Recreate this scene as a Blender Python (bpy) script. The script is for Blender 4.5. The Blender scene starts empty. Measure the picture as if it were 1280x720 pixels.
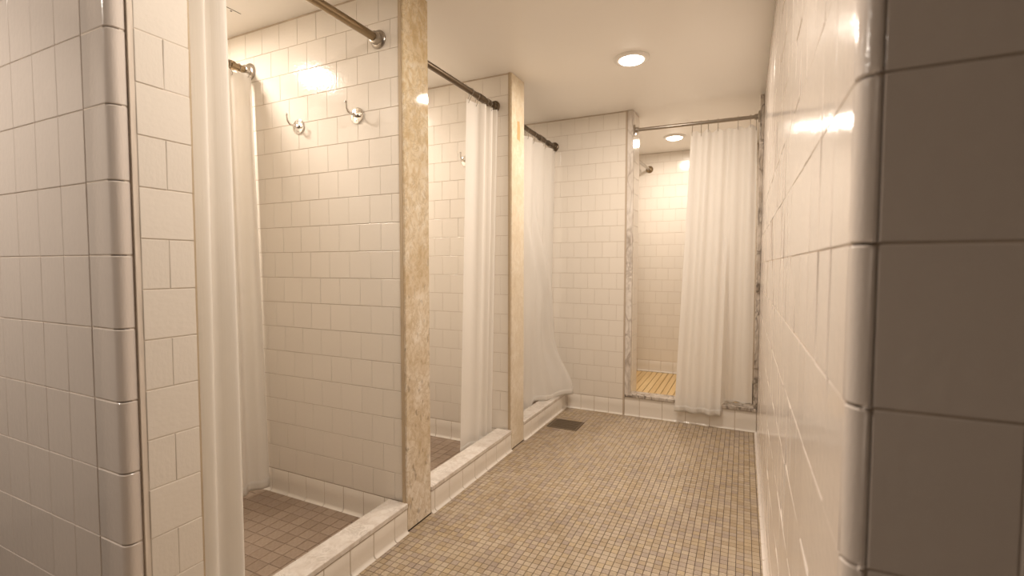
import bpy, bmesh, math, random
from mathutils import Matrix, Vector
random.seed(7)
S = bpy.context.scene
C = S.collection

# ---------------------------------------------------------------- camera
CAM_Z = 1.035; FPX = 602.19; YAW = .4483; PITCH = -.0464; ROLL = .0009
_F = Vector((-math.sin(YAW)*math.cos(PITCH), math.cos(YAW)*math.cos(PITCH), math.sin(PITCH)))
_R = Vector((math.cos(YAW), math.sin(YAW), 0)); _U = _R.cross(_F)
_R, _U = _R*math.cos(ROLL)+_U*math.sin(ROLL), _U*math.cos(ROLL)-_R*math.sin(ROLL)
cd = bpy.data.cameras.new('camera'); cam = bpy.data.objects.new('camera', cd); C.objects.link(cam)
cd.sensor_width = 36; cd.lens = FPX/1280*36; cd.clip_start = .02; cd.clip_end = 50
cam.matrix_world = Matrix(((_R.x, _U.x, -_F.x, 0), (_R.y, _U.y, -_F.y, 0), (_R.z, _U.z, -_F.z, CAM_Z), (0, 0, 0, 1)))
cd.dof.use_dof = True; cd.dof.focus_distance = 1.9; cd.dof.aperture_fstop = 3.6
S.camera = cam

# ---------------------------------------------------------------- world, exposure
W = bpy.data.worlds.new('world'); S.world = W; W.use_nodes = True
W.node_tree.nodes['Background'].inputs[0].default_value = (.9, .8, .7, 1)
W.node_tree.nodes['Background'].inputs[1].default_value = .02
S.view_settings.view_transform = 'Standard'; S.view_settings.look = 'None'
S.view_settings.exposure = 0.40; S.view_settings.gamma = 1
WARM = (1.0, .88, .765)
P_MAIN, P_FAR, P_STALL, P_ENTRY = 9.8, 6.6, 8.8, 13.5

# ---------------------------------------------------------------- room measures
XL, XR = -1.157, .092
YF, ZC = 3.323, 2.084
YW, Y1B = 1.4836, 1.617
Y2, Y2B = 2.403, 2.556
YN = .70           # near side wall of the first stall
XB = -2.95         # back wall of the three stalls
FS_Y, FS_Z, FS_X = 4.68, .03, -1.10   # far stall: back wall, floor level, left wall
P4, Z4 = .1095, .1063
P6, Z6 = .1545, .1287
X, Y, Z = Vector((1, 0, 0)), Vector((0, 1, 0)), Vector((0, 0, 1))

# ---------------------------------------------------------------- materials
def mat(name):
    m = bpy.data.materials.new(name); m.use_nodes = True
    nt = m.node_tree
    return m, nt, nt.nodes['Principled BSDF']
def nd(nt, kind, **kw):
    n = nt.nodes.new(kind)
    for k, v in kw.items(): setattr(n, k, v)
    return n
def ramp(nt, src, stops, interp='LINEAR'):
    r = nd(nt, 'ShaderNodeValToRGB'); r.color_ramp.interpolation = interp
    e = r.color_ramp.elements
    while len(e) < len(stops): e.new(.5)
    for k, (p, c) in enumerate(stops): e[k].position = p; e[k].color = (*c, 1)
    nt.links.new(src, r.inputs[0]); return r.outputs[0]
def noise(nt, scale, detail=4, rough=.55, vec=None, dist=0):
    n = nd(nt, 'ShaderNodeTexNoise'); n.inputs['Scale'].default_value = scale
    n.inputs['Detail'].default_value = detail; n.inputs['Roughness'].default_value = rough
    n.inputs['Distortion'].default_value = dist
    if vec: nt.links.new(vec, n.inputs['Vector'])
    return n.outputs['Fac']
def pos(nt): return nd(nt, 'ShaderNodeNewGeometry').outputs['Position']
def mapped(nt, scale, rot=(0, 0, 0)):
    m = nd(nt, 'ShaderNodeMapping'); m.inputs['Scale'].default_value = scale; m.inputs['Rotation'].default_value = rot
    nt.links.new(pos(nt), m.inputs['Vector']); return m.outputs[0]
def piece_random(nt):
    a = nd(nt, 'ShaderNodeObjectInfo').outputs['Random']; b = nd(nt, 'ShaderNodeNewGeometry').outputs['Random Per Island']
    s = nd(nt, 'ShaderNodeMath', operation='ADD'); nt.links.new(a, s.inputs[0]); nt.links.new(b, s.inputs[1])
    f = nd(nt, 'ShaderNodeMath', operation='FRACT'); nt.links.new(s.outputs[0], f.inputs[0]); return f.outputs[0]
def bump(nt, bs, h, strength, dist=.002):
    b = nd(nt, 'ShaderNodeBump'); b.inputs['Strength'].default_value = strength; b.inputs['Distance'].default_value = dist
    nt.links.new(h, b.inputs['Height']); nt.links.new(b.outputs[0], bs.inputs['Normal'])
def mixc(nt, fac, a, b, blend='MIX'):
    m = nd(nt, 'ShaderNodeMix', data_type='RGBA', blend_type=blend)
    for v, i in ((fac, 0), (a, 6), (b, 7)):
        if hasattr(v, 'links'): nt.links.new(v, m.inputs[i])
        elif i == 0: m.inputs[0].default_value = v
        else: m.inputs[i].default_value = (*v, 1)
    return m.outputs[2]

def simple(name, col, rough, metal=0, nscale=None, var=.1, bumpy=0):
    m, nt, b = mat(name)
    b.inputs['Roughness'].default_value = rough; b.inputs['Metallic'].default_value = metal
    if nscale:
        c = ramp(nt, noise(nt, nscale, 5), [(.3, tuple(x*(1-var) for x in col)), (.7, tuple(min(1, x*(1+var)) for x in col))])
        nt.links.new(c, b.inputs['Base Color'])
        if bumpy: bump(nt, b, noise(nt, nscale*4, 4), bumpy)
    else: b.inputs['Base Color'].default_value = (*col, 1)
    return m
M = {}
def glazed(name, col, rough=.13):
    m, nt, b = mat(name)
    r = piece_random(nt)
    c = ramp(nt, r, [(0, tuple(x*.985 for x in col)), (.5, col), (1, tuple(min(1, x*1.012) for x in col))])
    nt.links.new(c, b.inputs['Base Color'])
    rr = nd(nt, 'ShaderNodeMapRange'); rr.inputs['To Min'].default_value = rough*.8; rr.inputs['To Max'].default_value = rough*1.35
    nt.links.new(noise(nt, 30, 3), rr.inputs['Value']); nt.links.new(rr.outputs[0], b.inputs['Roughness'])
    bump(nt, b, noise(nt, 9, 2), .12, .004)
    return m
M['tile'] = glazed('glazed_tile', (.83, .772, .69))
M['big_tile'] = glazed('large_glazed_tile', (.82, .745, .68), .12)
M['grout'] = simple('tan_grout', (.54, .44, .34), .8, nscale=25, var=.15)
M['dark_grout'] = simple('dark_floor_grout', (.085, .06, .04), .85, nscale=20, var=.25)
M['pale_grout'] = simple('pale_grout', (.80, .71, .61), .8, nscale=25, var=.1)
M['brown_grout'] = simple('brown_floor_grout', (.22, .165, .115), .85, nscale=20, var=.25)
M['caulk'] = simple('aged_caulk', (.52, .41, .28), .6, nscale=18, var=.3)
M['ceiling'] = simple('cream_ceiling_paint', (.92, .88, .82), .38, nscale=4, var=.02)
M['plain_wall'] = simple('entry_wall_paint', (.45, .40, .35), .5, nscale=5, var=.04)

def mosaic():
    m, nt, b = mat('mosaic_tile')
    r = piece_random(nt)
    c = ramp(nt, r, [(0, (.47, .37, .25)), (.16, (.52, .42, .30)), (.32, (.55, .455, .345)), (.48, (.50, .41, .32)), (.6, (.56, .465, .345)),
                     (.74, (.475, .39, .315)), (.82, (.44, .36, .29)), (.9, (.54, .43, .285))], 'CONSTANT')
    dirt = ramp(nt, noise(nt, 3.2, 6, .65), [(.3, (.74, .70, .66)), (.6, (1, .99, .97))])
    c = mixc(nt, 1., c, dirt, 'MULTIPLY')
    fine = ramp(nt, noise(nt, 240, 3), [(.3, (.9, .9, .9)), (.7, (1, 1, 1))])
    nt.links.new(mixc(nt, 1., c, fine, 'MULTIPLY'), b.inputs['Base Color'])
    b.inputs['Roughness'].default_value = .5
    return m
M['mosaic'] = mosaic()
def stall_tile():
    m, nt, b = mat('brown_floor_tile')
    c = ramp(nt, piece_random(nt), [(0, (.34, .255, .19)), (.35, (.38, .29, .22)), (.7, (.41, .315, .24)), (1, (.36, .275, .215))])
    d = ramp(nt, noise(nt, 5, 5), [(.3, (.85, .83, .8)), (.65, (1, 1, 1))])
    nt.links.new(mixc(nt, 1., c, d, 'MULTIPLY'), b.inputs['Base Color']); b.inputs['Roughness'].default_value = .45
    return m
M['stall_tile'] = stall_tile()

def marble(name, light, mid, vein, scale, veinscale, rough=.16, amount=.5, stretch=(1, 1, 1), mottled=True):
    m, nt, b = mat(name)
    v = mapped(nt, stretch, (.35, .2, .1))
    c = ramp(nt, noise(nt, scale, 7, .62, v, .6), [(.36, mid), (.58, light)])
    if mottled:
        vo = nd(nt, 'ShaderNodeTexVoronoi', feature='DISTANCE_TO_EDGE'); vo.inputs['Scale'].default_value = veinscale*1.6
        w = nd(nt, 'ShaderNodeVectorMath', operation='ADD'); nz = nd(nt, 'ShaderNodeTexNoise'); nz.inputs['Scale'].default_value = veinscale
        nt.links.new(v, nz.inputs['Vector'])
        s = nd(nt, 'ShaderNodeVectorMath', operation='SCALE'); s.inputs['Scale'].default_value = .09
        nt.links.new(nz.outputs['Color'], s.inputs[0]); nt.links.new(v, w.inputs[0]); nt.links.new(s.outputs[0], w.inputs[1])
        nt.links.new(w.outputs[0], vo.inputs['Vector'])
        f1 = ramp(nt, vo.outputs['Distance'], [(0, (1, 1, 1)), (.09, (0, 0, 0))])
        f2 = ramp(nt, noise(nt, scale*.8, 4, .6, v), [(.42, (0, 0, 0)), (.62, (1, 1, 1))])
        c = mixc(nt, mixc(nt, 1., f1, f2, 'MULTIPLY'), c, mixc(nt, amount, mid, vein))
    wv = ramp(nt, noise(nt, veinscale, 8, .68, v, 1.4), [(.455, (0, 0, 0)), (.5, (1, 1, 1)), (.545, (0, 0, 0))])
    k = ramp(nt, noise(nt, scale*.5, 3, .5, v), [(.40, (0, 0, 0)), (.62, (amount, amount, amount))])
    c = mixc(nt, mixc(nt, 1., wv, k, 'MULTIPLY'), c, vein)
    nt.links.new(c, b.inputs['Base Color']); b.inputs['Roughness'].default_value = rough
    return m
def post_marble(name, fleck=.55, lift=0.):
    """cream and gold breccia, greyer and darker-flecked towards the floor"""
    m, nt, b = mat(name)
    sx = nd(nt, 'ShaderNodeSeparateXYZ'); nt.links.new(pos(nt), sx.inputs[0])
    low = nd(nt, 'ShaderNodeMapRange'); low.inputs['From Min'].default_value = 1.7; low.inputs['From Max'].default_value = .45
    nt.links.new(sx.outputs['Z'], low.inputs['Value']); low = low.outputs[0]
    v = mapped(nt, (1, 1, .8), (.6, .2, .1))
    blot = noise(nt, 34, 5, .6, v, .5)
    up = ramp(nt, blot, [(.34, (.72, .56, .34)), (.48, (.82, .69, .47)), (.62, (.87, .78, .62))])
    dn = ramp(nt, blot, [(.34, (.68, .58, .45)), (.47, (.78, .69, .57)), (.62, (.86, .79, .69))])
    c = mixc(nt, low, up, dn)
    big = ramp(nt, noise(nt, 7, 3, .5, v), [(.38, (.86, .80, .70)), (.62, (1, 1, 1))])
    c = mixc(nt, 1., c, big, 'MULTIPLY')
    vein = ramp(nt, noise(nt, 20, 6, .65, v, 1.2), [(.46, (0, 0, 0)), (.5, (.6, .6, .6)), (.54, (0, 0, 0))])
    c = mixc(nt, vein, c, (.56, .44, .27))
    fl = ramp(nt, noise(nt, 44, 3, .5, mapped(nt, (1, .9, .5), (.45, 0, 0))), [(.60, (0, 0, 0)), (.68, (fleck, fleck, fleck))])
    c = mixc(nt, mixc(nt, 1., fl, low, 'MULTIPLY'), c, (.27, .21, .145))
    if lift: c = mixc(nt, lift, c, (.86, .78, .64))
    nt.links.new(c, b.inputs['Base Color']); b.inputs['Roughness'].default_value = .055
    return m
M['gold_marble'] = post_marble('gold_cream_marble')
M['cream_marble'] = post_marble('pale_cream_marble', .15, .45)
M['white_marble'] = marble('white_grey_marble', (.80, .75, .69), (.68, .61, .54), (.42, .36, .30), 22, 14, .25, .45, mottled=False)
M['grey_marble'] = marble('grey_veined_marble', (.80, .75, .69), (.64, .57, .50), (.30, .24, .19), 11, 9, .15, .6, (1, 1, .45))
M['stained_marble'] = marble('stained_grey_marble', (.66, .59, .52), (.42, .35, .28), (.09, .07, .05), 15, 12, .2, .98, (1, 1, .5))
M['bronze'] = simple('aged_bronze', (.30, .23, .145), .3, 1, 60, .25)
M['dark_bronze'] = simple('dark_bronze', (.15, .115, .08), .33, 1, 50, .3)
M['steel'] = simple('dull_steel', (.42, .38, .33), .28, 1, 60, .15)
M['chrome'] = simple('chrome', (.72, .69, .65), .1, 1)
M['drain'] = simple('drain_metal', (.20, .155, .105), .5, .6, 30, .3)
M['crack'] = simple('dark_gap', (.05, .04, .03), .9)
M['ring_white'] = simple('white_painted_trim', (.84, .80, .74), .4)
M['patch'] = simple('orange_stain', (.72, .42, .20), .5, 0, 60, .2)
def slat():
    m, nt, b = mat('yellow_wood')
    c = ramp(nt, noise(nt, 30, 5, .6, mapped(nt, (1, .06, 1))), [(.3, (.74, .52, .24)), (.7, (.85, .64, .34))])
    r = ramp(nt, piece_random(nt), [(0, (.88, .86, .84)), (1, (1, 1, 1))])
    nt.links.new(mixc(nt, 1., c, r, 'MULTIPLY'), b.inputs['Base Color']); b.inputs['Roughness'].default_value = .5
    return m
M['slat'] = slat()
def cloth():
    m, nt, b = mat('white_curtain_cloth')
    b.inputs['Base Color'].default_value = (.90, .87, .815, 1); b.inputs['Roughness'].default_value = .75
    tr = nd(nt, 'ShaderNodeBsdfTranslucent'); tr.inputs['Color'].default_value = (.90, .87, .83, 1)
    mx = nd(nt, 'ShaderNodeMixShader'); mx.inputs[0].default_value = .40
    nt.links.new(b.outputs[0], mx.inputs[1]); nt.links.new(tr.outputs[0], mx.inputs[2])
    nt.links.new(mx.outputs[0], nt.nodes['Material Output'].inputs['Surface'])
    bump(nt, b, noise(nt, 14, 4, .5), .12, .01)
    return m
M['cloth'] = cloth()
def lit():
    m, nt, b = mat('lit_diffuser')
    b.inputs['Base Color'].default_value = (1, .95, .88, 1)
    b.inputs['Emission Color'].default_value = (1, .9, .76, 1); b.inputs['Emission Strength'].default_value = 9
    return m
M['lit'] = lit()

# ---------------------------------------------------------------- helpers
def link(o, parent=None):
    C.objects.link(o)
    if parent: o.parent = parent
    return o
def mesh_of(name, verts, faces, material, smooth=None):
    me = bpy.data.meshes.new(name); me.from_pydata([tuple(v) for v in verts], [], faces); me.update()
    me.materials.append(M[material])
    if smooth is not None:
        me.polygons.foreach_set('use_smooth', [True]*len(me.polygons)); me.set_sharp_from_angle(angle=math.radians(smooth))
    return me
def put(name, me, parent=None, mtx=None):
    o = link(bpy.data.objects.new(name, me), parent)
    if mtx is not None: o.matrix_local = mtx
    return o
def tag(o, label, cat, group=None, kind=None):
    o['label'] = label; o['category'] = cat
    if group: o['group'] = group
    if kind: o['kind'] = kind
    return o
def empty(name, loc=(0, 0, 0)):
    o = bpy.data.objects.new(name, None); o.empty_display_size = .05; o.location = loc; return link(o)
class Geo:
    def __init__(s): s.v = []; s.f = []
    def add(s, v, f):
        k = len(s.v); s.v += [Vector(p) for p in v]; s.f += [tuple(i+k for i in q) for q in f]; return s
    def box(s, a, b):
        x0, y0, z0 = a; x1, y1, z1 = b
        return s.add([(x0, y0, z0), (x1, y0, z0), (x1, y1, z0), (x0, y1, z0), (x0, y0, z1), (x1, y0, z1), (x1, y1, z1), (x0, y1, z1)],
                     [(0, 3, 2, 1), (4, 5, 6, 7), (0, 1, 5, 4), (1, 2, 6, 5), (2, 3, 7, 6), (3, 0, 4, 7)])
    def tube(s, pts, r, n=10, cap=True):
        pts = [Vector(p) for p in pts]; rs = r if isinstance(r, (list, tuple)) else [r]*len(pts)
        t0 = (pts[1]-pts[0]).normalized(); a = t0.orthogonal().normalized(); vs = []; m = len(pts)
        for i, p in enumerate(pts):
            t = (pts[min(i+1, m-1)]-pts[max(i-1, 0)]).normalized()
            a = (a-t*a.dot(t)).normalized(); b = t.cross(a)
            vs += [p+(a*math.cos(2*math.pi*k/n)+b*math.sin(2*math.pi*k/n))*rs[i] for k in range(n)]
        fs = [(i*n+k, i*n+(k+1) % n, (i+1)*n+(k+1) % n, (i+1)*n+k) for i in range(m-1) for k in range(n)]
        if cap: fs += [tuple(range(n-1, -1, -1)), tuple(range((m-1)*n, m*n))]
        return s.add(vs, fs)
    def lathe(s, prof, center, axis, n=32):
        ax = Vector(axis).normalized(); a = ax.orthogonal().normalized(); b = ax.cross(a); c = Vector(center); vs = []
        for r, h in prof: vs += [c+ax*h+(a*math.cos(2*math.pi*k/n)+b*math.sin(2*math.pi*k/n))*max(r, 1e-5) for k in range(n)]
        return s.add(vs, [(i*n+k, i*n+(k+1) % n, (i+1)*n+(k+1) % n, (i+1)*n+k) for i in range(len(prof)-1) for k in range(n)])
    def mesh(s, name, material, smooth=None): return mesh_of(name, s.v, s.f, material, smooth)
    def obj(s, name, material, parent=None, smooth=None, rel=True):
        if parent and rel and parent.location.length > 0:
            s.v = [p-parent.location for p in s.v]
        return put(name, s.mesh(name, material, smooth), parent)
def box_obj(name, a, b, material, parent=None): return Geo().box(a, b).obj(name, material, parent)
def bevel(o, w, seg=2):
    m = o.modifiers.new('bevel', 'BEVEL'); m.width = w; m.segments = seg; m.limit_method = 'ANGLE'; return o

def proj(p):
    d = Vector(p)-Vector((0, 0, CAM_Z)); z = d.dot(_F)
    return (640+FPX*d.dot(_R)/z, 360-FPX*d.dot(_U)/z) if z > .08 else None
def px_area(pts):
    q = [proj(p) for p in pts]
    if any(v is None for v in q): return 0
    if not any(-25 < u < 1305 and -25 < v < 745 for u, v in q): return 0
    return abs(sum(q[i][0]*q[(i+1) % 4][1]-q[(i+1) % 4][0]*q[i][1] for i in range(4)))/2

# a tile is a shallow slab with softened edges: local x, y in its face, z out of the wall
_tiles = {}
def slab(w, h, t=.006, b=.0022):
    o = [(-w/2, -h/2), (w/2, -h/2), (w/2, h/2), (-w/2, h/2)]
    vs = [(x, y, -t) for x, y in o]+[(x, y, -b*.6) for x, y in o]+[(x-math.copysign(b, x), y-math.copysign(b, y), 0) for x, y in o]
    fs = [(8, 9, 10, 11)]+[(i+4*k, (i+1) % 4+4*k, (i+1) % 4+4*k+4, i+4*k+4) for k in (0, 1) for i in range(4)]
    return vs, fs
# swept tile (cove foot, rounded corner): profile in local x,z ; length along local y
def swept(prof, L, t=.006, b=.0018):
    n = len(prof); P = [Vector((p[0], p[1])) for p in prof]; N = []
    for i in range(n):
        d = (P[min(i+1, n-1)]-P[max(i-1, 0)]).normalized(); N.append(Vector((-d.y, d.x)))
    rings = [(-L/2, -t), (-L/2, -b), (-L/2+b, 0), (L/2-b, 0), (L/2, -b), (L/2, -t)]
    vs = [(P[i].x+N[i].x*o, y, P[i].y+N[i].y*o) for y, o in rings for i in range(n)]
    fs = [(r*n+i, r*n+i+1, (r+1)*n+i+1, (r+1)*n+i) for r in range(5) for i in range(n-1)]
    return vs, fs
def frame(o, U, V, N): return Matrix(((U.x, V.x, N.x, o.x), (U.y, V.y, N.y, o.y), (U.z, V.z, N.z, o.z), (0, 0, 0, 1)))

def lay(parent, items, name, material, limit=290, least=85, tilt=.12, allow=None, field='tile_field'):
    """items: (key, geometry maker, matrix, corners). The largest in the picture become objects, the rest one mesh."""
    scored = sorted(((px_area(c) if (allow is None or allow(mx.translation)) else 0, i) for i, (k, g, mx, c) in enumerate(items)), reverse=True)
    single = {i for a, i in scored[:limit] if a >= least}
    rest = Geo()
    for i, (k, g, mx, c) in enumerate(items):
        if tilt:
            mx = mx @ Matrix.Rotation(math.radians(random.gauss(0, tilt)), 4, 'X') @ Matrix.Rotation(math.radians(random.gauss(0, tilt)), 4, 'Y')
        if i in single:
            key = (name, material)+k
            if key not in _tiles: _tiles[key] = mesh_of(name, *g(), material, 40 if g.__name__ == 'sweep' else None)
            put(name, _tiles[key], parent, mx)
        else:
            v, f = g(); rest.add([mx @ Vector(p) for p in v], f)
    if rest.v:
        o = rest.obj(field, material, parent, rel=False); o['kind'] = 'stuff'
def flat(o, U, V, N, u0, u1, v0, v1, j=.0009, t=.006, b=.0012, ju=.0005):
    w, h = round(u1-u0-2*(ju if V.z > .5 else j), 4), round(v1-v0-2*j, 4)
    def make(): return slab(w, h, t, b)
    c = o+U*(u0+u1)/2+V*(v0+v1)/2
    cs = [o+U*a+V*q for a, q in ((u0, v0), (u1, v0), (u1, v1), (u0, v1))]
    return ((w, h), make, frame(c, U, V, N), cs)
def cove(o, U, V, N, u0, u1, h, r=.013, j=.0011):
    """tile whose foot sweeps out on to the floor; o on the floor line"""
    L = round(u1-u0-2*j, 4)
    prof = [(r, .0005)]+[(r-r*math.sin(a), r-r*math.cos(a)) for a in [math.radians(x) for x in (22, 45, 68, 90)]]+[(0, h*.5), (0, round(h-2*j-.002, 4)), (-.0012, round(h-2*j, 4))]
    prof = prof[::-1]
    def sweep(): return swept(prof, L)
    c = o+U*(u0+u1)/2
    # local x -> N, local y -> -U (keeps the frame right handed), local z -> V
    cs = [o+U*a+V*q for a, q in ((u0, 0), (u1, 0), (u1, h), (u0, h))]
    return (('cove', L, round(h, 4)), sweep, frame(c, N, V.cross(N), V), cs)
def bond(o, U, V, N, ua, ub, rows, pitch, joint, stagger=True):
    """rows: (index, v0, v1); joint: u of one joint in even rows"""
    out = []
    for n, v0, v1 in rows:
        j0 = joint+(pitch/2 if stagger and n % 2 else 0)
        k = math.floor((ua-j0)/pitch); a = ua
        while a < ub-1e-6:
            k += 1; b = min(j0+k*pitch, ub)
            if b-a > .012: out.append(flat(o, U, V, N, a, b, v0, v1))
            a = b
    return out
def rows4(top=ZC-.002): return [(n, Z4+P4*n, min(Z4+P4*(n+1), top)) for n in range(19) if Z4+P4*n < top-.012]
def rows6(top=ZC-.002): return [(n, Z6+P6*n, min(Z6+P6*(n+1), top)) for n in range(14) if Z6+P6*n < top-.02]
def coves(o, U, V, N, joints, h): return [cove(o, U, V, N, a, b, h) for a, b in zip(joints, joints[1:]) if b-a > .008]
def steps(a, b, p, start=None):
    js = [a]; x = start if start is not None else a+p
    while x < b-.012:
        if x > a+.012: js.append(x)
        x += p
    return js+[b]
PROUD = .0019    # tile face stands this far off the grout bed
def wall(name, label, boxes, material='grout'):
    g = Geo()
    for a, b in boxes: g.box(a, b)
    return tag(g.obj(name, material), label, 'wall', kind='structure')

# ---------------------------------------------------------------- structure: ceiling, floors
ceil = box_obj('ceiling', (-3.1, -1.9, ZC), (1.6, 4.9, ZC+.1), 'ceiling')
tag(ceil, 'smooth cream ceiling painted with a slight sheen over corridor and stalls', 'ceiling', kind='structure')
g = Geo(); g.box((-1.918, 1.275, ZC-.0006), (-1.914, 1.368, ZC+.01)); g.obj('crack', 'crack', ceil)
g = Geo(); g.lathe([(0, -.0008), (.004, -.0008), (.004, .01)], (-1.93, 1.335, ZC), (0, 0, 1), 12); g.obj('screw_hole', 'crack', ceil)

floor = tag(box_obj('floor', (-2.6, -1.9, -.08), (1.6, YF+.02, -.0035), 'dark_grout'),
            'corridor floor of small square tan and ochre mosaic tiles', 'floor', kind='structure')
PM = .0256
it = []
nx = int((XR-XL)/PM)+1; ny = int((YF-.1)/PM)+1
for j in range(ny):
    for i in range(nx):
        x0 = XL+.001+i*PM; x1 = min(x0+PM, XR-.002); y1 = YF-.002-j*PM; y0 = y1-PM
        if x1-x0 < .008: continue
        cx, cy = (x0+x1)/2, (y0+y1)/2
        if -1.125 < cx < -.925 and 2.85 < cy < 3.03: continue
        it.append(flat(Vector((0, 0, 0)), X, Y, Z, x0, x1, y0, y1, .0009, .004, .0006))
lay(floor, it, 'mosaic_tile', 'mosaic', 295, 20, .3, field='mosaic_field')

def stall_floor(y0, y1, label, many):
    f = tag(box_obj('floor', (XB, y0, -.08), (XL-.09, y1, -.002), 'brown_grout'), label, 'floor', kind='structure')
    p = .0545; it = []
    for i in range(int((XL-.09-XB)/p)+1):
        for j in range(int((y1-y0)/p)+1):
            x1 = XL-.09-i*p; x0 = max(x1-p, XB); b = y1-.002-j*p; a = max(b-p, y0)
            if x1-x0 < .01 or b-a < .01: continue
            it.append(flat(Vector((0, 0, 0)), X, Y, Z, x0, x1, a, b, .0010, .004, .0010))
    lay(f, it, 'floor_tile', 'stall_tile', 290, 60, .3, (lambda p: many(p)))
stall_floor(YN, YW, 'brown square-tiled floor of the first stall behind the near curtain', lambda p: p.x > -2.1)
stall_floor(Y1B, Y2, 'brown square-tiled floor of the middle stall between the two marble posts', lambda p: p.x > -1.8 and p.y > 1.8)
stall_floor(Y2B, YF, 'brown square-tiled floor of the last stall before the end wall', lambda p: False)

# ---------------------------------------------------------------- structure: walls
# left front wall: large tiles facing the entry, one column of small tiles on its corridor return
YFL = .5406
wl = wall('wall_front_left', 'end of the left wall in large upright glazed tiles with rounded corner', [
    ((-2.6, YFL+PROUD, 0), (XL-.03, .69, ZC)), ((XL-.03, YFL+.022, 0), (XL-.008-PROUD, .576, ZC)), ((XL-.031, .574, 0), (XL-PROUD, .694, ZC))], 'pale_grout')
o = Vector((0, YFL, 0)); it = []
jl = [-1.27-.1085*k for k in range(9)]
for n, v0, v1 in rows6():
    for a, b in zip(jl[1:], jl): it.append(flat(o, X, Z, -Y, a, b, v0, v1))
it += [flat(o, X, Z, -Y, a, b, .012, Z6) for a, b in zip(jl[1:], jl)]
lay(wl, it, 'tile', 'big_tile')
def corner_tiles(parent, cx, cy, sx, x_far, y_far, r=.020):
    """rounded corner tiles; arc centre (cx,cy); sx=+1 turns towards +x, -1 towards -x"""
    arc = [(cx+sx*r*math.sin(a), cy-r*math.cos(a)) for a in [math.radians(10*k) for k in range(10)]]
    pr = [(x_far+sx*.0012, cy-r+.0012), (x_far+sx*.003, cy-r)]+arc+[(cx+sx*r, y_far-.003), (cx+sx*(r-.0012), y_far-.0012)]
    items = []
    for v0, v1 in [(.003, Z6)]+[(a, b) for n, a, b in rows6()]:
        L = round(v1-v0-.0022, 4)
        P = [(p[0], p[1]) for p in pr]
        def sweep(P=P, L=L):
            return swept([(a, -b) for a, b in (P if sx > 0 else P[::-1])], L)
        zc = (v0+v1)/2
        # local x -> X, local z -> -Y, local y -> Z
        cs = [Vector((x_far, cy-r, v0)), Vector((cx+sx*r, y_far, v0)), Vector((cx+sx*r, y_far, v1)), Vector((x_far, cy-r, v1))]
        items.append((('corner', sx, L), sweep, frame(Vector((0, 0, zc)), X, Z, -Y), cs))
    lay(parent, items, 'corner_tile', 'big_tile', least=20, tilt=0)
corner_tiles(wl, XL-.028, YFL+.020, 1, -1.27+.0011, .575)
it = []
o = Vector((XL, 0, 0))
for n, v0, v1 in rows4():
    if n % 2 == 0: it += [flat(o, Y, Z, X, .584, .640, v0, v1), flat(o, Y, Z, X, .640, .695, v0, v1)]
    else: it.append(flat(o, Y, Z, X, .584, .695, v0, v1))
it.append(cove(o, Y, Z, X, .584, .695, Z4))
lay(wl, it, 'small_tile', 'tile', least=20, tilt=.5)
g = Geo(); g.box((XL-.02, .575, 0), (XL-.005, .584, ZC)); g.obj('caulk_joint', 'caulk', wl)
g = Geo(); g.box((XL-.02, .694, .113), (XL-.001, .699, ZC)); g.obj('caulk_joint', 'caulk', wl)

# right front wall and the long right wall behind its rounded corner
YFR = .5476
wr = wall('wall_front_right', 'shaded end of the right wall in large upright glazed tiles close to the viewer', [
    ((XR+.019, YFR+PROUD, 0), (1.6, YFR+.16, ZC))])
o = Vector((0, YFR, 0)); j0 = XR+.019
it = []
for n, v0, v1 in [(-1, .012, Z6)]+rows6():
    for k in range(6): it.append(flat(o, X, Z, -Y, j0+.1065*k, j0+.1065*(k+1), v0, v1))
lay(wr, it, 'tile', 'big_tile', tilt=.2)
wright = wall('wall_right', 'long glossy right wall in upright glazed tiles running to the far stall', [
    ((XR+PROUD, YFR+.017, 0), (XR+.12, FS_Y, ZC))])
corner_tiles(wright, XR+.018, YFR+.018, -1, XR+.018, .5665+.002, .018)
o = Vector((XR, 0, 0)); U = -Y
it = []
jr = [.5688+.1085*k for k in range(38)]
for n, v0, v1 in rows6():
    for a, b in zip(jr, jr[1:]): it.append(flat(o, U, Z, -X, -b, -a, v0, v1))
it += coves(o, U, Z, -X, [-j for j in jr][::-1], Z6)
lay(wright, it, 'tile', 'big_tile', 295, 75, .4, lambda p: p.y < YF)

# partitions between the stalls
XT = XL-.016      # where the tiled side walls meet the marble posts
def partition(label, ya, yb, xjoint, bjoint, allow):
    w = wall('wall_partition', label, [((XB, ya+PROUD, 0), (XT-.002, yb-PROUD, ZC))])
    o = Vector((0, ya, 0))
    it = bond(o, X, Z, -Y, XB+.01, XT-.004, rows4(), .1100, xjoint)
    it += coves(o, X, Z, -Y, steps(XB+.01, XT-.004, .1100, bjoint-.110*20), Z4)
    lay(w, it, 'tile', 'tile', 295, 60, .13, allow)
    o = Vector((0, yb, 0)); U = -X
    it = bond(o, U, Z, Y, -(XT-.004), -XB-.01, rows4(), .1100, -xjoint)+coves(o, U, Z, Y, steps(-(XT-.004), -XB-.01, .11), Z4)
    lay(w, it, 'tile', 'tile', 0, 1e9, .3)
    return w
wp1 = partition('tiled partition wall with two chrome hooks in the first stall', YW, Y1B, -1.228, -1.2825, lambda p: p.x > -2.35)
wp2 = partition('tiled partition wall with one hook in the middle stall', Y2, Y2B, -1.614, -1.559, lambda p: p.x > -1.80)
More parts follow.
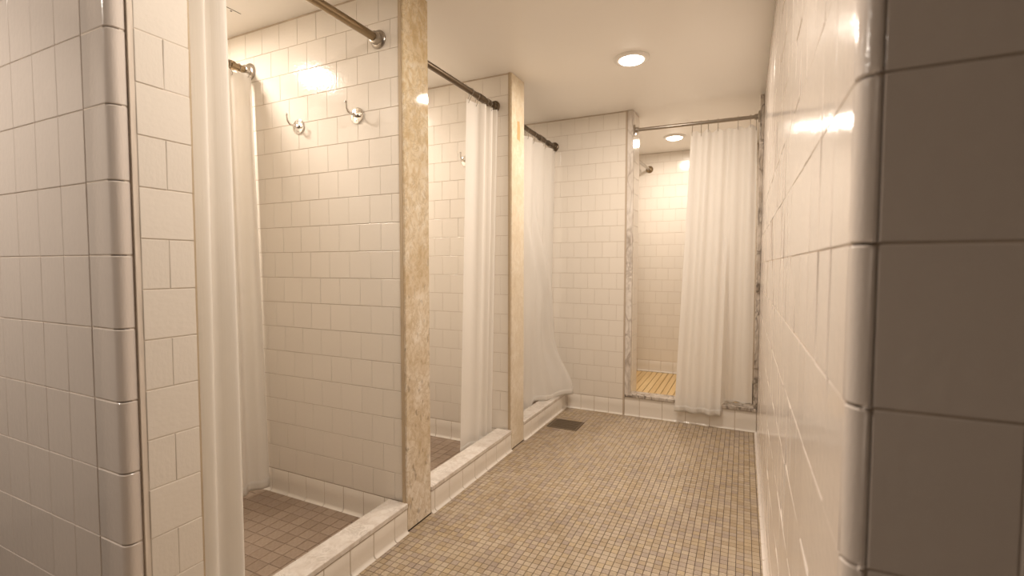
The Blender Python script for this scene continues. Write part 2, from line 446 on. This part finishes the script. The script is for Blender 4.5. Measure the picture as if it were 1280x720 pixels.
# near side wall of the first stall, back wall of the stalls
wn = wall('wall_stall_near', 'near side wall of the first stall hidden behind its curtain', [((XB, .66, 0), (XL-.03, YN-PROUD, ZC))])
lay(wn, bond(Vector((0, YN, 0)), -X, Z, Y, -XL+.03, -XB-.01, rows4(), .11, 1.2)+coves(Vector((0, YN, 0)), -X, Z, Y, steps(-XL+.03, -XB-.01, .11), Z4), 'tile', 'tile', 0, 1e9)
wb = wall('wall_stall_back', 'tiled rear wall of the three left stalls', [((XB-.1, .6, 0), (XB-PROUD, YF, ZC))])
it = []
for a, b in ((YN, YW), (Y1B, Y2), (Y2B, YF)):
    it += bond(Vector((XB, 0, 0)), Y, Z, X, a+.005, b-.005, rows4(), .11, a)+coves(Vector((XB, 0, 0)), Y, Z, X, steps(a+.005, b-.005, .11), Z4)
lay(wb, it, 'tile', 'tile', 0, 1e9)

# far wall, to the left of the far stall's opening
XJ = -.729        # left edge of the marble jamb
YFB = 3.53
wf = wall('wall_far', 'end wall of pale square tiles between last left stall and far stall', [
    ((XB, YF+PROUD, 0), (XJ+.036, YFB-PROUD, ZC))])
o = Vector((0, YF, 0))
it = bond(o, X, Z, -Y, -2.0, XJ-.012, rows4(), .1040, -.741)
it += coves(o, X, Z, -Y, [-1.18, -1.148, -1.045, -.946, -.843, -.741], Z4)
lay(wf, it, 'tile', 'tile', 295, 60, .13, lambda p: p.x > -1.3)
it = bond(Vector((0, YF, 0)), X, Z, -Y, XB+.01, -2.0, rows4(), .104, -.741)
it += bond(Vector((0, YFB, 0)), -X, Z, Y, .695, 1.1, rows4(), .11, .7)
lay(wf, it, 'tile', 'tile', 0, 1e9)
it = [flat(Vector((XJ+.039, 0, 0)), Y, Z, X, 3.372, YFB-.002, v0, v1) for n, v0, v1 in rows4()]
lay(wf, it, 'reveal_tile', 'tile', least=20)
g = Geo(); g.box((XJ-.013, YF-.0015, 0), (XJ-.001, YF+.01, ZC)); g.obj('caulk_joint', 'grout', wf)

# far stall shell
wfb = wall('wall_far_stall_back', 'warm lit tiled wall inside the far stall with a shower pipe', [((FS_X-.1, FS_Y+PROUD, 0), (XR+.2, FS_Y+.1, ZC))])
o = Vector((0, FS_Y, 0))
rowsF = [(n, FS_Z+Z4+P4*n, min(FS_Z+Z4+P4*(n+1), ZC-.002)) for n in range(18)]
it = bond(o, X, Z, -Y, FS_X, XR, rowsF, .11, -.8)+coves(o+Z*FS_Z, X, Z, -Y, steps(FS_X, XR, .11, -.8-.22), Z4)
lay(wfb, it, 'tile', 'tile', 290, 60, .13, lambda p: p.x < -.3)
wfl = wall('wall_far_stall_left', 'left side wall inside the far stall', [((FS_X-.1, YFB, 0), (FS_X-PROUD, FS_Y, ZC))])
lay(wfl, bond(Vector((FS_X, 0, 0)), Y, Z, X, YFB, FS_Y, rowsF, .11, YFB)+coves(Vector((FS_X, 0, FS_Z)), Y, Z, X, steps(YFB, FS_Y, .11), Z4), 'tile', 'tile', 0, 1e9)
ff = tag(box_obj('floor', (FS_X, YF+.10, -.08), (XR, FS_Y, FS_Z-.022), 'dark_grout'), 'base of the far stall under yellow slats', 'floor', kind='structure')

# entry room around the viewer
wall('wall_back', 'plain wall of the entry room behind the viewer', [((-2.6, -1.9, 0), (1.6, -1.8, ZC))], 'plain_wall')
wall('wall_entry_left', 'plain left wall of the entry room', [((-2.7, -1.9, 0), (-2.6, YFL+.1, ZC))], 'plain_wall')
wall('wall_entry_right', 'plain right wall of the entry room', [((1.6, -1.9, 0), (1.7, YFR+.1, ZC))], 'plain_wall')

# ---------------------------------------------------------------- marble posts, jambs, curbs
def slab_obj(name, a, b, material, parent=None, w=.003): return bevel(box_obj(name, a, b, material, parent), w, 2)
def post(label, ya, yb, material):
    t = empty('marble_post', (XL, (ya+yb)/2, 0))
    bevel(Geo().box((XL-.020, ya, .002), (XL, yb, ZC)).obj('marble_slab', material, t), .003, 2)
    Geo().box((XL-.022, ya-.0035, .11), (XL-.009, ya+.002, ZC)).obj('caulk_joint', 'caulk', t)
    return tag(t, label, 'post'), t
_, p1 = post('tall gold and cream marble post between first and middle stalls', 1.4725, 1.6275, 'gold_marble')
_, p2 = post('tall cream marble post between the middle stall and the last stall', 2.403, 2.566, 'cream_marble')
g = Geo(); g.add([(XL+.0006, 2.468, 1.745), (XL+.0006, 2.505, 1.735), (XL+.0006, 2.51, 1.80), (XL+.0006, 2.50, 1.845), (XL+.0006, 2.472, 1.84), (XL-.001, 2.468, 1.745), (XL-.001, 2.505, 1.735), (XL-.001, 2.51, 1.80), (XL-.001, 2.50, 1.845), (XL-.001, 2.472, 1.84)],
                 [(0, 1, 2, 3, 4)]+[(5+i, 5+(i+1) % 5, (i+1) % 5, i) for i in range(5)])
g.obj('rust_patch', 'patch', p2)['label'] = 'small orange rust patch near the top'

XC = XL-.090      # inner edge of a curb
def curb(label, ya, yb, joints):
    t = empty('shower_curb', (XL, (ya+yb)/2, 0))
    Geo().box((XC+.003, ya, 0), (XL-PROUD, yb, .094)).obj('core', 'grout', t)
    bevel(Geo().box((XC, ya, .094), (XL+.003, yb, .113)).obj('marble_cap', 'white_marble', t), .003, 3)
    it = []
    def local(items):
        out = []
        for k, m, mx, cs in items: out.append((k, m, Matrix.Translation(-t.location) @ mx, cs))
        return out
    it = coves(Vector((XL, 0, 0)), Y, Z, X, joints, .0925)
    lay(t, local(it), 'cove_tile', 'tile', least=20, tilt=.2)
    it = coves(Vector((XC, 0, 0)), -Y, Z, -X, [-j for j in joints][::-1], .0925)
    lay(t, local(it), 'cove_tile', 'tile', 0, 1e9, .2)
    return tag(t, label, 'curb')
curb('white tiled curb with grey-white marble cap across the first stall', .70, 1.4725, [.70, .72, .8325, .945, 1.0575, 1.17, 1.2825, 1.395, 1.4725])
curb('white tiled curb with marble cap between the two marble posts', 1.6285, 2.399, [1.6285, 1.656, 1.768, 1.880, 1.993, 2.105, 2.218, 2.330, 2.399])
curb('white tiled curb with marble cap under the flared curtain of the last stall', 2.567, YF-.001, steps(2.567, YF-.001, .1125))
# far stall: jambs, sill and the tiled riser below it
t = empty('marble_jamb', (XJ+.02, YF, 0))
bevel(Geo().box((XJ, YF-.006, .125), (XJ+.039, YF+.045, ZC)).obj('marble_slab', 'grey_marble', t), .003, 2)
tag(t, 'narrow grey-veined marble jamb at left of the far stall opening', 'jamb')
t = empty('marble_jamb', (XR-.01, YF, 0))
bevel(Geo().box((XR-.022, YF-.004, .150), (XR-.0005, YF+.045, ZC-.015)).obj('marble_slab', 'stained_marble', t), .002, 2)
tag(t, 'thin dark-stained marble jamb where the far stall meets the glossy wall', 'jamb')
t = empty('far_curb', (-.32, YF, 0))
Geo().box((XJ-.001, YF+PROUD, 0), (XR-.001, YF+.09, .127)).obj('core', 'grout', t)
bevel(Geo().box((XJ+.001, YF-.010, .127), (XR-.001, YF+.095, .148)).obj('marble_sill', 'stained_marble', t), .003, 2)
it = coves(Vector((0, YF, 0)), X, Z, -Y, [-.7305, -.627, -.476, -.328, -.180, -.032, XR-.002], .126)
lay(t, [(k, m, Matrix.Translation(-t.location) @ mx, cs) for k, m, mx, cs in it], 'cove_tile', 'tile', least=20, tilt=.2)
tag(t, 'white tiled curb with stained grey marble sill at the far stall', 'curb')

# yellow slatted floor of the far stall
t = empty('slatted_mat', (-.5, 4.0, FS_Z))
sl = None; x = FS_X+.01; k = 0
Geo().box((FS_X+.02, 3.62, FS_Z-.0215), (XR-.02, 3.66, FS_Z-.0125)).obj('batten', 'slat', t)
Geo().box((FS_X+.02, 4.55, FS_Z-.0215), (XR-.02, 4.59, FS_Z-.0125)).obj('batten', 'slat', t)
vs, fs = slab(.0432, 1.22, .012, .0015); sm = mesh_of('slat', vs, fs, 'slat')
while x+.045 < XR:
    put('slat', sm, t, Matrix.Translation((x+.02225+.5, 4.045-4.0, 0))); x += .0475
tag(t, 'yellow wooden slatted mat on the far stall floor', 'mat')

# floor drain
t = empty('floor_drain', (-1.025, 2.942, 0))
g = Geo()
x0, x1, y0, y1 = -1.122, -.928, 2.853, 3.03
for a, b in (((x0, y0, -.003), (x1, y0+.012, .002)), ((x0, y1-.012, -.003), (x1, y1, .002)), ((x0, y0+.012, -.003), (x0+.012, y1-.012, .002)), ((x1-.012, y0+.012, -.003), (x1, y1-.012, .002))): g.box(a, b)
g.obj('frame', 'drain', t)
for k in range(13):
    yy = y0+.0145+k*.0115
    Geo().box((x0+.012, yy, -.003), (x1-.012, yy+.008, .0015)).obj('bar', 'drain', t)
tag(t, 'dark metal drain grate set in the mosaic floor', 'drain')

# ---------------------------------------------------------------- lights
def ceiling_light(loc, power, label, cat='light', r=.088):
    t = empty('ceiling_light', loc); z = loc[2]; c = (loc[0], loc[1], z)
    k = r/.088
    Geo().lathe([(.088*k, 0), (.088*k, -.004), (.083*k, -.009), (.070*k, -.012), (.062*k, -.011), (.058*k, -.004)], c, (0, 0, 1), 48).obj('trim_ring', 'ring_white', t, 40)
    Geo().lathe([(.0605*k, -.009), (.057*k, -.016), (.046*k, -.020), (.025*k, -.0225), (0, -.023)], c, (0, 0, 1), 40).obj('diffuser', 'lit', t, 60)
    ld = bpy.data.lights.new('lamp', 'AREA'); ld.shape = 'DISK'; ld.size = .11*k; ld.energy = power; ld.color = WARM
    lo = bpy.data.objects.new('lamp', ld); link(lo, t); lo.location = (0, 0, -.025)
    return tag(t, label, cat, group='round ceiling lights')
ceiling_light((-.535, 2.505, ZC), P_MAIN, 'round recessed light in the middle of the visible corridor ceiling')
ceiling_light((-.535, .87, ZC), P_MAIN*.86, 'round recessed light in the corridor ceiling close to the tiled entry corners')
ceiling_light((-.532, 4.155, ZC), P_FAR, 'round recessed light seen inside the far stall above its rod')
ceiling_light((-2.12, 1.02, ZC), P_STALL, 'round recessed light in the first stall beyond its inner curtain')
ceiling_light((-2.12, 1.98, ZC), P_STALL*.8, 'round recessed light in the middle stall hidden by the marble post')
ceiling_light((-2.12, 2.90, ZC), P_STALL*.5, 'round recessed light in the last stall hidden by its curtain')
ceiling_light((-1.9, -.3, ZC), P_ENTRY, 'round recessed light in the entry room behind the viewer')

# ---------------------------------------------------------------- curtain rods
def rod(label, a, b, r=.016, fr=.036, material='bronze', collars=(), name='curtain_rod', flange='steel'):
    a, b = Vector(a), Vector(b); d = (b-a).normalized()
    t = empty(name, a)
    Geo().tube([a+d*.004, b-d*.004], r, 20).obj('pole', material, t, 40)
    for e, s in ((a, d), (b, -d)):
        Geo().lathe([(0, .0), (fr, .0), (fr, .004), (fr*.9, .008), (r*1.55, .011), (r*1.45, .028), (r*1.1, .031), (r, .031)], e, s, 28).obj('flange', flange, t, 35)
    for h, w in collars:
        Geo().lathe([(r, 0), (r*1.28, .002), (r*1.28, w-.002), (r, w)], b-d*h, -d, 24).obj('collar', material, t, 35)
    return tag(t, label, 'curtain rod')
XRD = -1.285; ZR = 1.905
rod('bronze curtain rod high across the first stall opening', (XRD, YN, ZR), (XRD+.002, YW-.001, ZR-.004), .0155, .035)
rod('bronze curtain rod high across the middle stall opening', (-1.268, Y1B, ZR+.012), (-1.262, Y2-.001, ZR+.008), .0145, .032, 'dark_bronze', ((.125, .05), (.07, .02)), flange='dark_bronze')
rod('bronze curtain rod high across the last stall opening', (-1.262, Y2B, ZR+.002), (-1.258, YF-.001, ZR-.012), .0145, .034, 'dark_bronze', ((.22, .06), (.10, .03)), flange='dark_bronze')
rod('bronze inner curtain rod deep inside the first stall', (-2.028, YN, ZR), (-2.026, YW-.001, ZR), .0155, .038, 'bronze', ((.075, .02), (.12, .02), (.16, .02)))
rod('dull steel curtain rod across the far stall opening', (XJ+.040, YF+.020, 1.952), (XR-.0235, YF+.020, 1.945), .0115, .036, 'steel', flange='steel')

# ---------------------------------------------------------------- curtains
def smooth(a, b, x):
    x = min(1, max(0, (x-a)/(b-a))); return x*x*(3-2*x)
def lerp(a, b, t): return a+(b-a)*t
def curtain(label, top, bot, zt, zb, wave, nu=130, nv=44, deform=None, rod_at=None, rings=(), group='white shower curtains'):
    """top/bot: ((x,y),(x,y)) ends of the cloth; wave(s,t) -> offset along the cloth's normal; zb may depend on s"""
    A, B, D, E = [Vector((*p, 0)) for p in (*top, *bot)]
    n = Vector(((B-A).y, -(B-A).x, 0)).normalized()
    def P(s, t):
        p = lerp(lerp(A, B, s), lerp(D, E, s), t)+n*wave(s, t)
        z0 = zt(s) if callable(zt) else zt; z1 = zb(s) if callable(zb) else zb
        p.z = lerp(z0, z1, t)
        return deform(p, s, t) if deform else p
    t0 = empty('shower_curtain', P(.5, 1))
    def sheet(ta, tb, nv, name, off=0, thick=.0012):
        g = Geo(); vs = []
        for j in range(nv+1):
            for i in range(nu+1):
                vs.append(P(i/nu, lerp(ta, tb, j/nv)))
        g.add(vs, [(j*(nu+1)+i, j*(nu+1)+i+1, (j+1)*(nu+1)+i+1, (j+1)*(nu+1)+i) for j in range(nv) for i in range(nu)])
        o = g.obj(name, 'cloth', t0, 60)
        if thick: m = o.modifiers.new('thick', 'SOLIDIFY'); m.thickness = thick; m.offset = 0
        return o
    sheet(0, .978, nv, 'cloth', thick=0)
    sheet(.978, 1, 3, 'hem', thick=.0016)
    for s in rings:
        p = P(s, .008); rc = rod_at(p)      # rod centre above this point, radius
        q, r = rc
        g = Geo(); pts = []
        side = Vector((n.x, n.y, 0))
        for k in range(13):
            a = math.radians(-60+k*25)
            pts.append(Vector((q.x, q.y, q.z))+(side*math.cos(a)+Z*math.sin(a))*(r+.003))
        lowz = q.z-r-.02
        pts = [Vector((p.x, p.y, p.z-.004))+side*.004, Vector((p.x, p.y, p.z+.006))+side*.010]+pts+[Vector((p.x, p.y, p.z+.006))-side*.006]
        g.tube(pts, .0016, 6).obj('ring', 'steel', t0, 60)
    return tag(t0, label, 'curtain', group)
def folds(n, amp0, amp1, ph=0., skew=1., seed=1):
    rnd = random.Random(seed); a = [rnd.uniform(.6, 1.15) for _ in range(24)]; d = rnd.uniform(-.25, .25)
    def w(s, t):
        q = n*(s**skew)+ph+d*t*.6; k = int(q) % 24; f = q-math.floor(q); A = lerp(a[k], a[(k+1) % 24], f)
        y = math.sin(2*math.pi*q); y = math.copysign(abs(y)**.8, y)
        return lerp(amp0, amp1, t)*(A*y+.14*math.sin(2*math.pi*(1.7*q+.5*t+seed)))
    return w
curtain('white curtain bunched at the near edge of the first stall by the tiled corner', ((XRD, .718), (XRD-.004, .872)), ((-1.275, .708), (-1.285, .892)), 1.868, .045,
        folds(2.6, .034, .028, .05, 1, 5), rod_at=lambda p: (Vector((XRD, p.y, ZR)), .0155), rings=(.08, .25, .42, .58, .75, .92))
curtain('white inner curtain hanging against the tiled partition deep in the first stall', ((-2.03, 1.10), (-1.985, 1.470)), ((-2.035, 1.08), (-1.945, 1.478)), 1.872, .022,
        folds(4.4, .024, .018, .3, 1, 9), rod_at=lambda p: (Vector((-2.027, p.y, ZR)), .0155), rings=(.06, .2, .34, .48, .62, .76, .9))
curtain('white curtain gathered beside the cream post in the middle stall', ((-1.275, 2.135), (-1.235, 2.388)), ((-1.295, 2.085), (-1.268, 2.375)), 1.880, .055,
        folds(3.4, .018, .014, .62, 2.3, 3), rod_at=lambda p: (Vector((-1.265, p.y, ZR+.01)), .0145), rings=(.05, .3, .55, .7, .83, .95))
def flare(p, s, t):
    k = smooth(.35, 1, s)*smooth(.70, 1, t)**1.2
    p.x += .155*k; p.z += .075*k*smooth(.7, 1, t)
    for s0, s1, a, w in ((.50, .90, .042, .034), (.70, .985, .030, .025), (.26, .58, .038, .05)):
        q = (s-lerp(s0, s1, smooth(.15, .95, t)))/w
        p.x += a*math.exp(-q*q)*smooth(.15, .45, t)
    p.z += .05*smooth(.9, 1, t)*smooth(.40, .52, s)*(1-smooth(.52, .75, s))
    if p.x > -1.262: p.z = max(p.z, .1175+.006*(1-t))
    return p
curtain('white curtain flared out over the curb beside the end wall', ((-1.270, 2.63), (-1.235, 3.300)), ((-1.285, 2.63), (-1.268, 3.286)), 1.855, .058,
        folds(3.6, .016, .012, .2, 1.2, 12), deform=flare, rod_at=lambda p: (Vector((-1.260, p.y, ZR-.008)), .0145), rings=(.1, .3, .48, .62, .74, .86, .96))
def outside(p, s, t):
    p.y += lerp(0, lerp(-.062, .062, smooth(.60, .66, s)), smooth(.15, 1, t))
    if YF-.014 < p.y < YF+.10: p.z = max(p.z, .151+.006*(1-t))
    return p
curtain('white curtain covering the right half of the far stall opening', ((-.325, YF+.020), (.056, YF+.020)), ((-.392, YF+.020), (.064, YF+.020)), lambda s: 1.892-.008*math.cos(12*math.pi*s), lambda s: lerp(.082, .125, smooth(.6, .66, s)),
        folds(4.6, .016, .015, .1, 1, 21), deform=outside, rod_at=lambda p: (Vector((p.x, YF+.020, 1.948)), .0115), rings=(.02, .16, .27, .42, .72, .90, .985))

# ---------------------------------------------------------------- robe hooks
def robe_hook(x, y, z, label):
    t = empty('robe_hook', (x, y, z)); c = Vector((x, y, z))
    Geo().lathe([(0, 0), (.032, 0), (.032, .003), (.0305, .0055), (.027, .0065), (0, .0075)], c, -Y, 36).obj('plate', 'chrome', t, 35)
    bevel(Geo().box((x-.006, y-.022, z-.008), (x+.006, y-.005, z+.007)).obj('neck', 'chrome', t), .002)
    pts = [c-Y*.012, c-Y*.028-Z*.001, c-Y*.042+Z*.000, c-Y*.052+Z*.005, c-Y*.058+Z*.014, c-Y*.060+Z*.026, c-Y*.061+Z*.036]
    Geo().tube(pts, [.0058, .0052, .0048, .0045, .0042, .004, .004], 14).obj('arm', 'chrome', t, 50)
    Geo().lathe([(.0005, -.0055), (.0035, -.0045), (.0055, 0), (.0035, .0045), (.0005, .0055)], pts[-1], Z, 14).obj('ball_tip', 'chrome', t, 60)
    for s in (-1, 1):
        Geo().lathe([(0, .001), (.003, .001), (.003, 0)], c-Y*.0068+Z*.021*s, -Y, 10).obj('screw', 'steel', t)
    return tag(t, label, 'hook', group='robe hooks')
HY = .0005
robe_hook(-1.721, YW-HY, 1.624, 'chrome robe hook closer to the inner curtain on the first partition')
robe_hook(-1.394, YW-HY, 1.628, 'chrome robe hook closer to the gold marble post on the first partition')
robe_hook(-1.448, Y2-HY, 1.631, 'chrome robe hook half behind the middle stall curtain')

# ---------------------------------------------------------------- shower pipe in the far stall
t = empty('shower_fixture', (-.818, FS_Y, 1.937)); c = Vector((-.818, FS_Y-.0005, 1.937))
Geo().lathe([(0, 0), (.034, 0), (.032, .006), (.022, .014), (.013, .018)], c, -Y, 28).obj('flange', 'bronze', t, 40)
Geo().tube([c-Y*.01, c-Y*.25-X*.004-Z*.006, c-Y*.44-X*.008-Z*.012, c-Y*.49-X*.010-Z*.03, c-Y*.51-X*.01-Z*.06], .0125, 14).obj('pipe', 'steel', t, 50)
Geo().lathe([(.012, 0), (.014, .02), (.034, .05), (.036, .058), (0, .06)], c-Y*.508-Z*.055-X*.01, Vector((0, -.3, -.95)), 24).obj('shower_head', 'chrome', t, 40)
tag(t, 'chrome shower arm with round wall flange inside the far stall', 'shower')
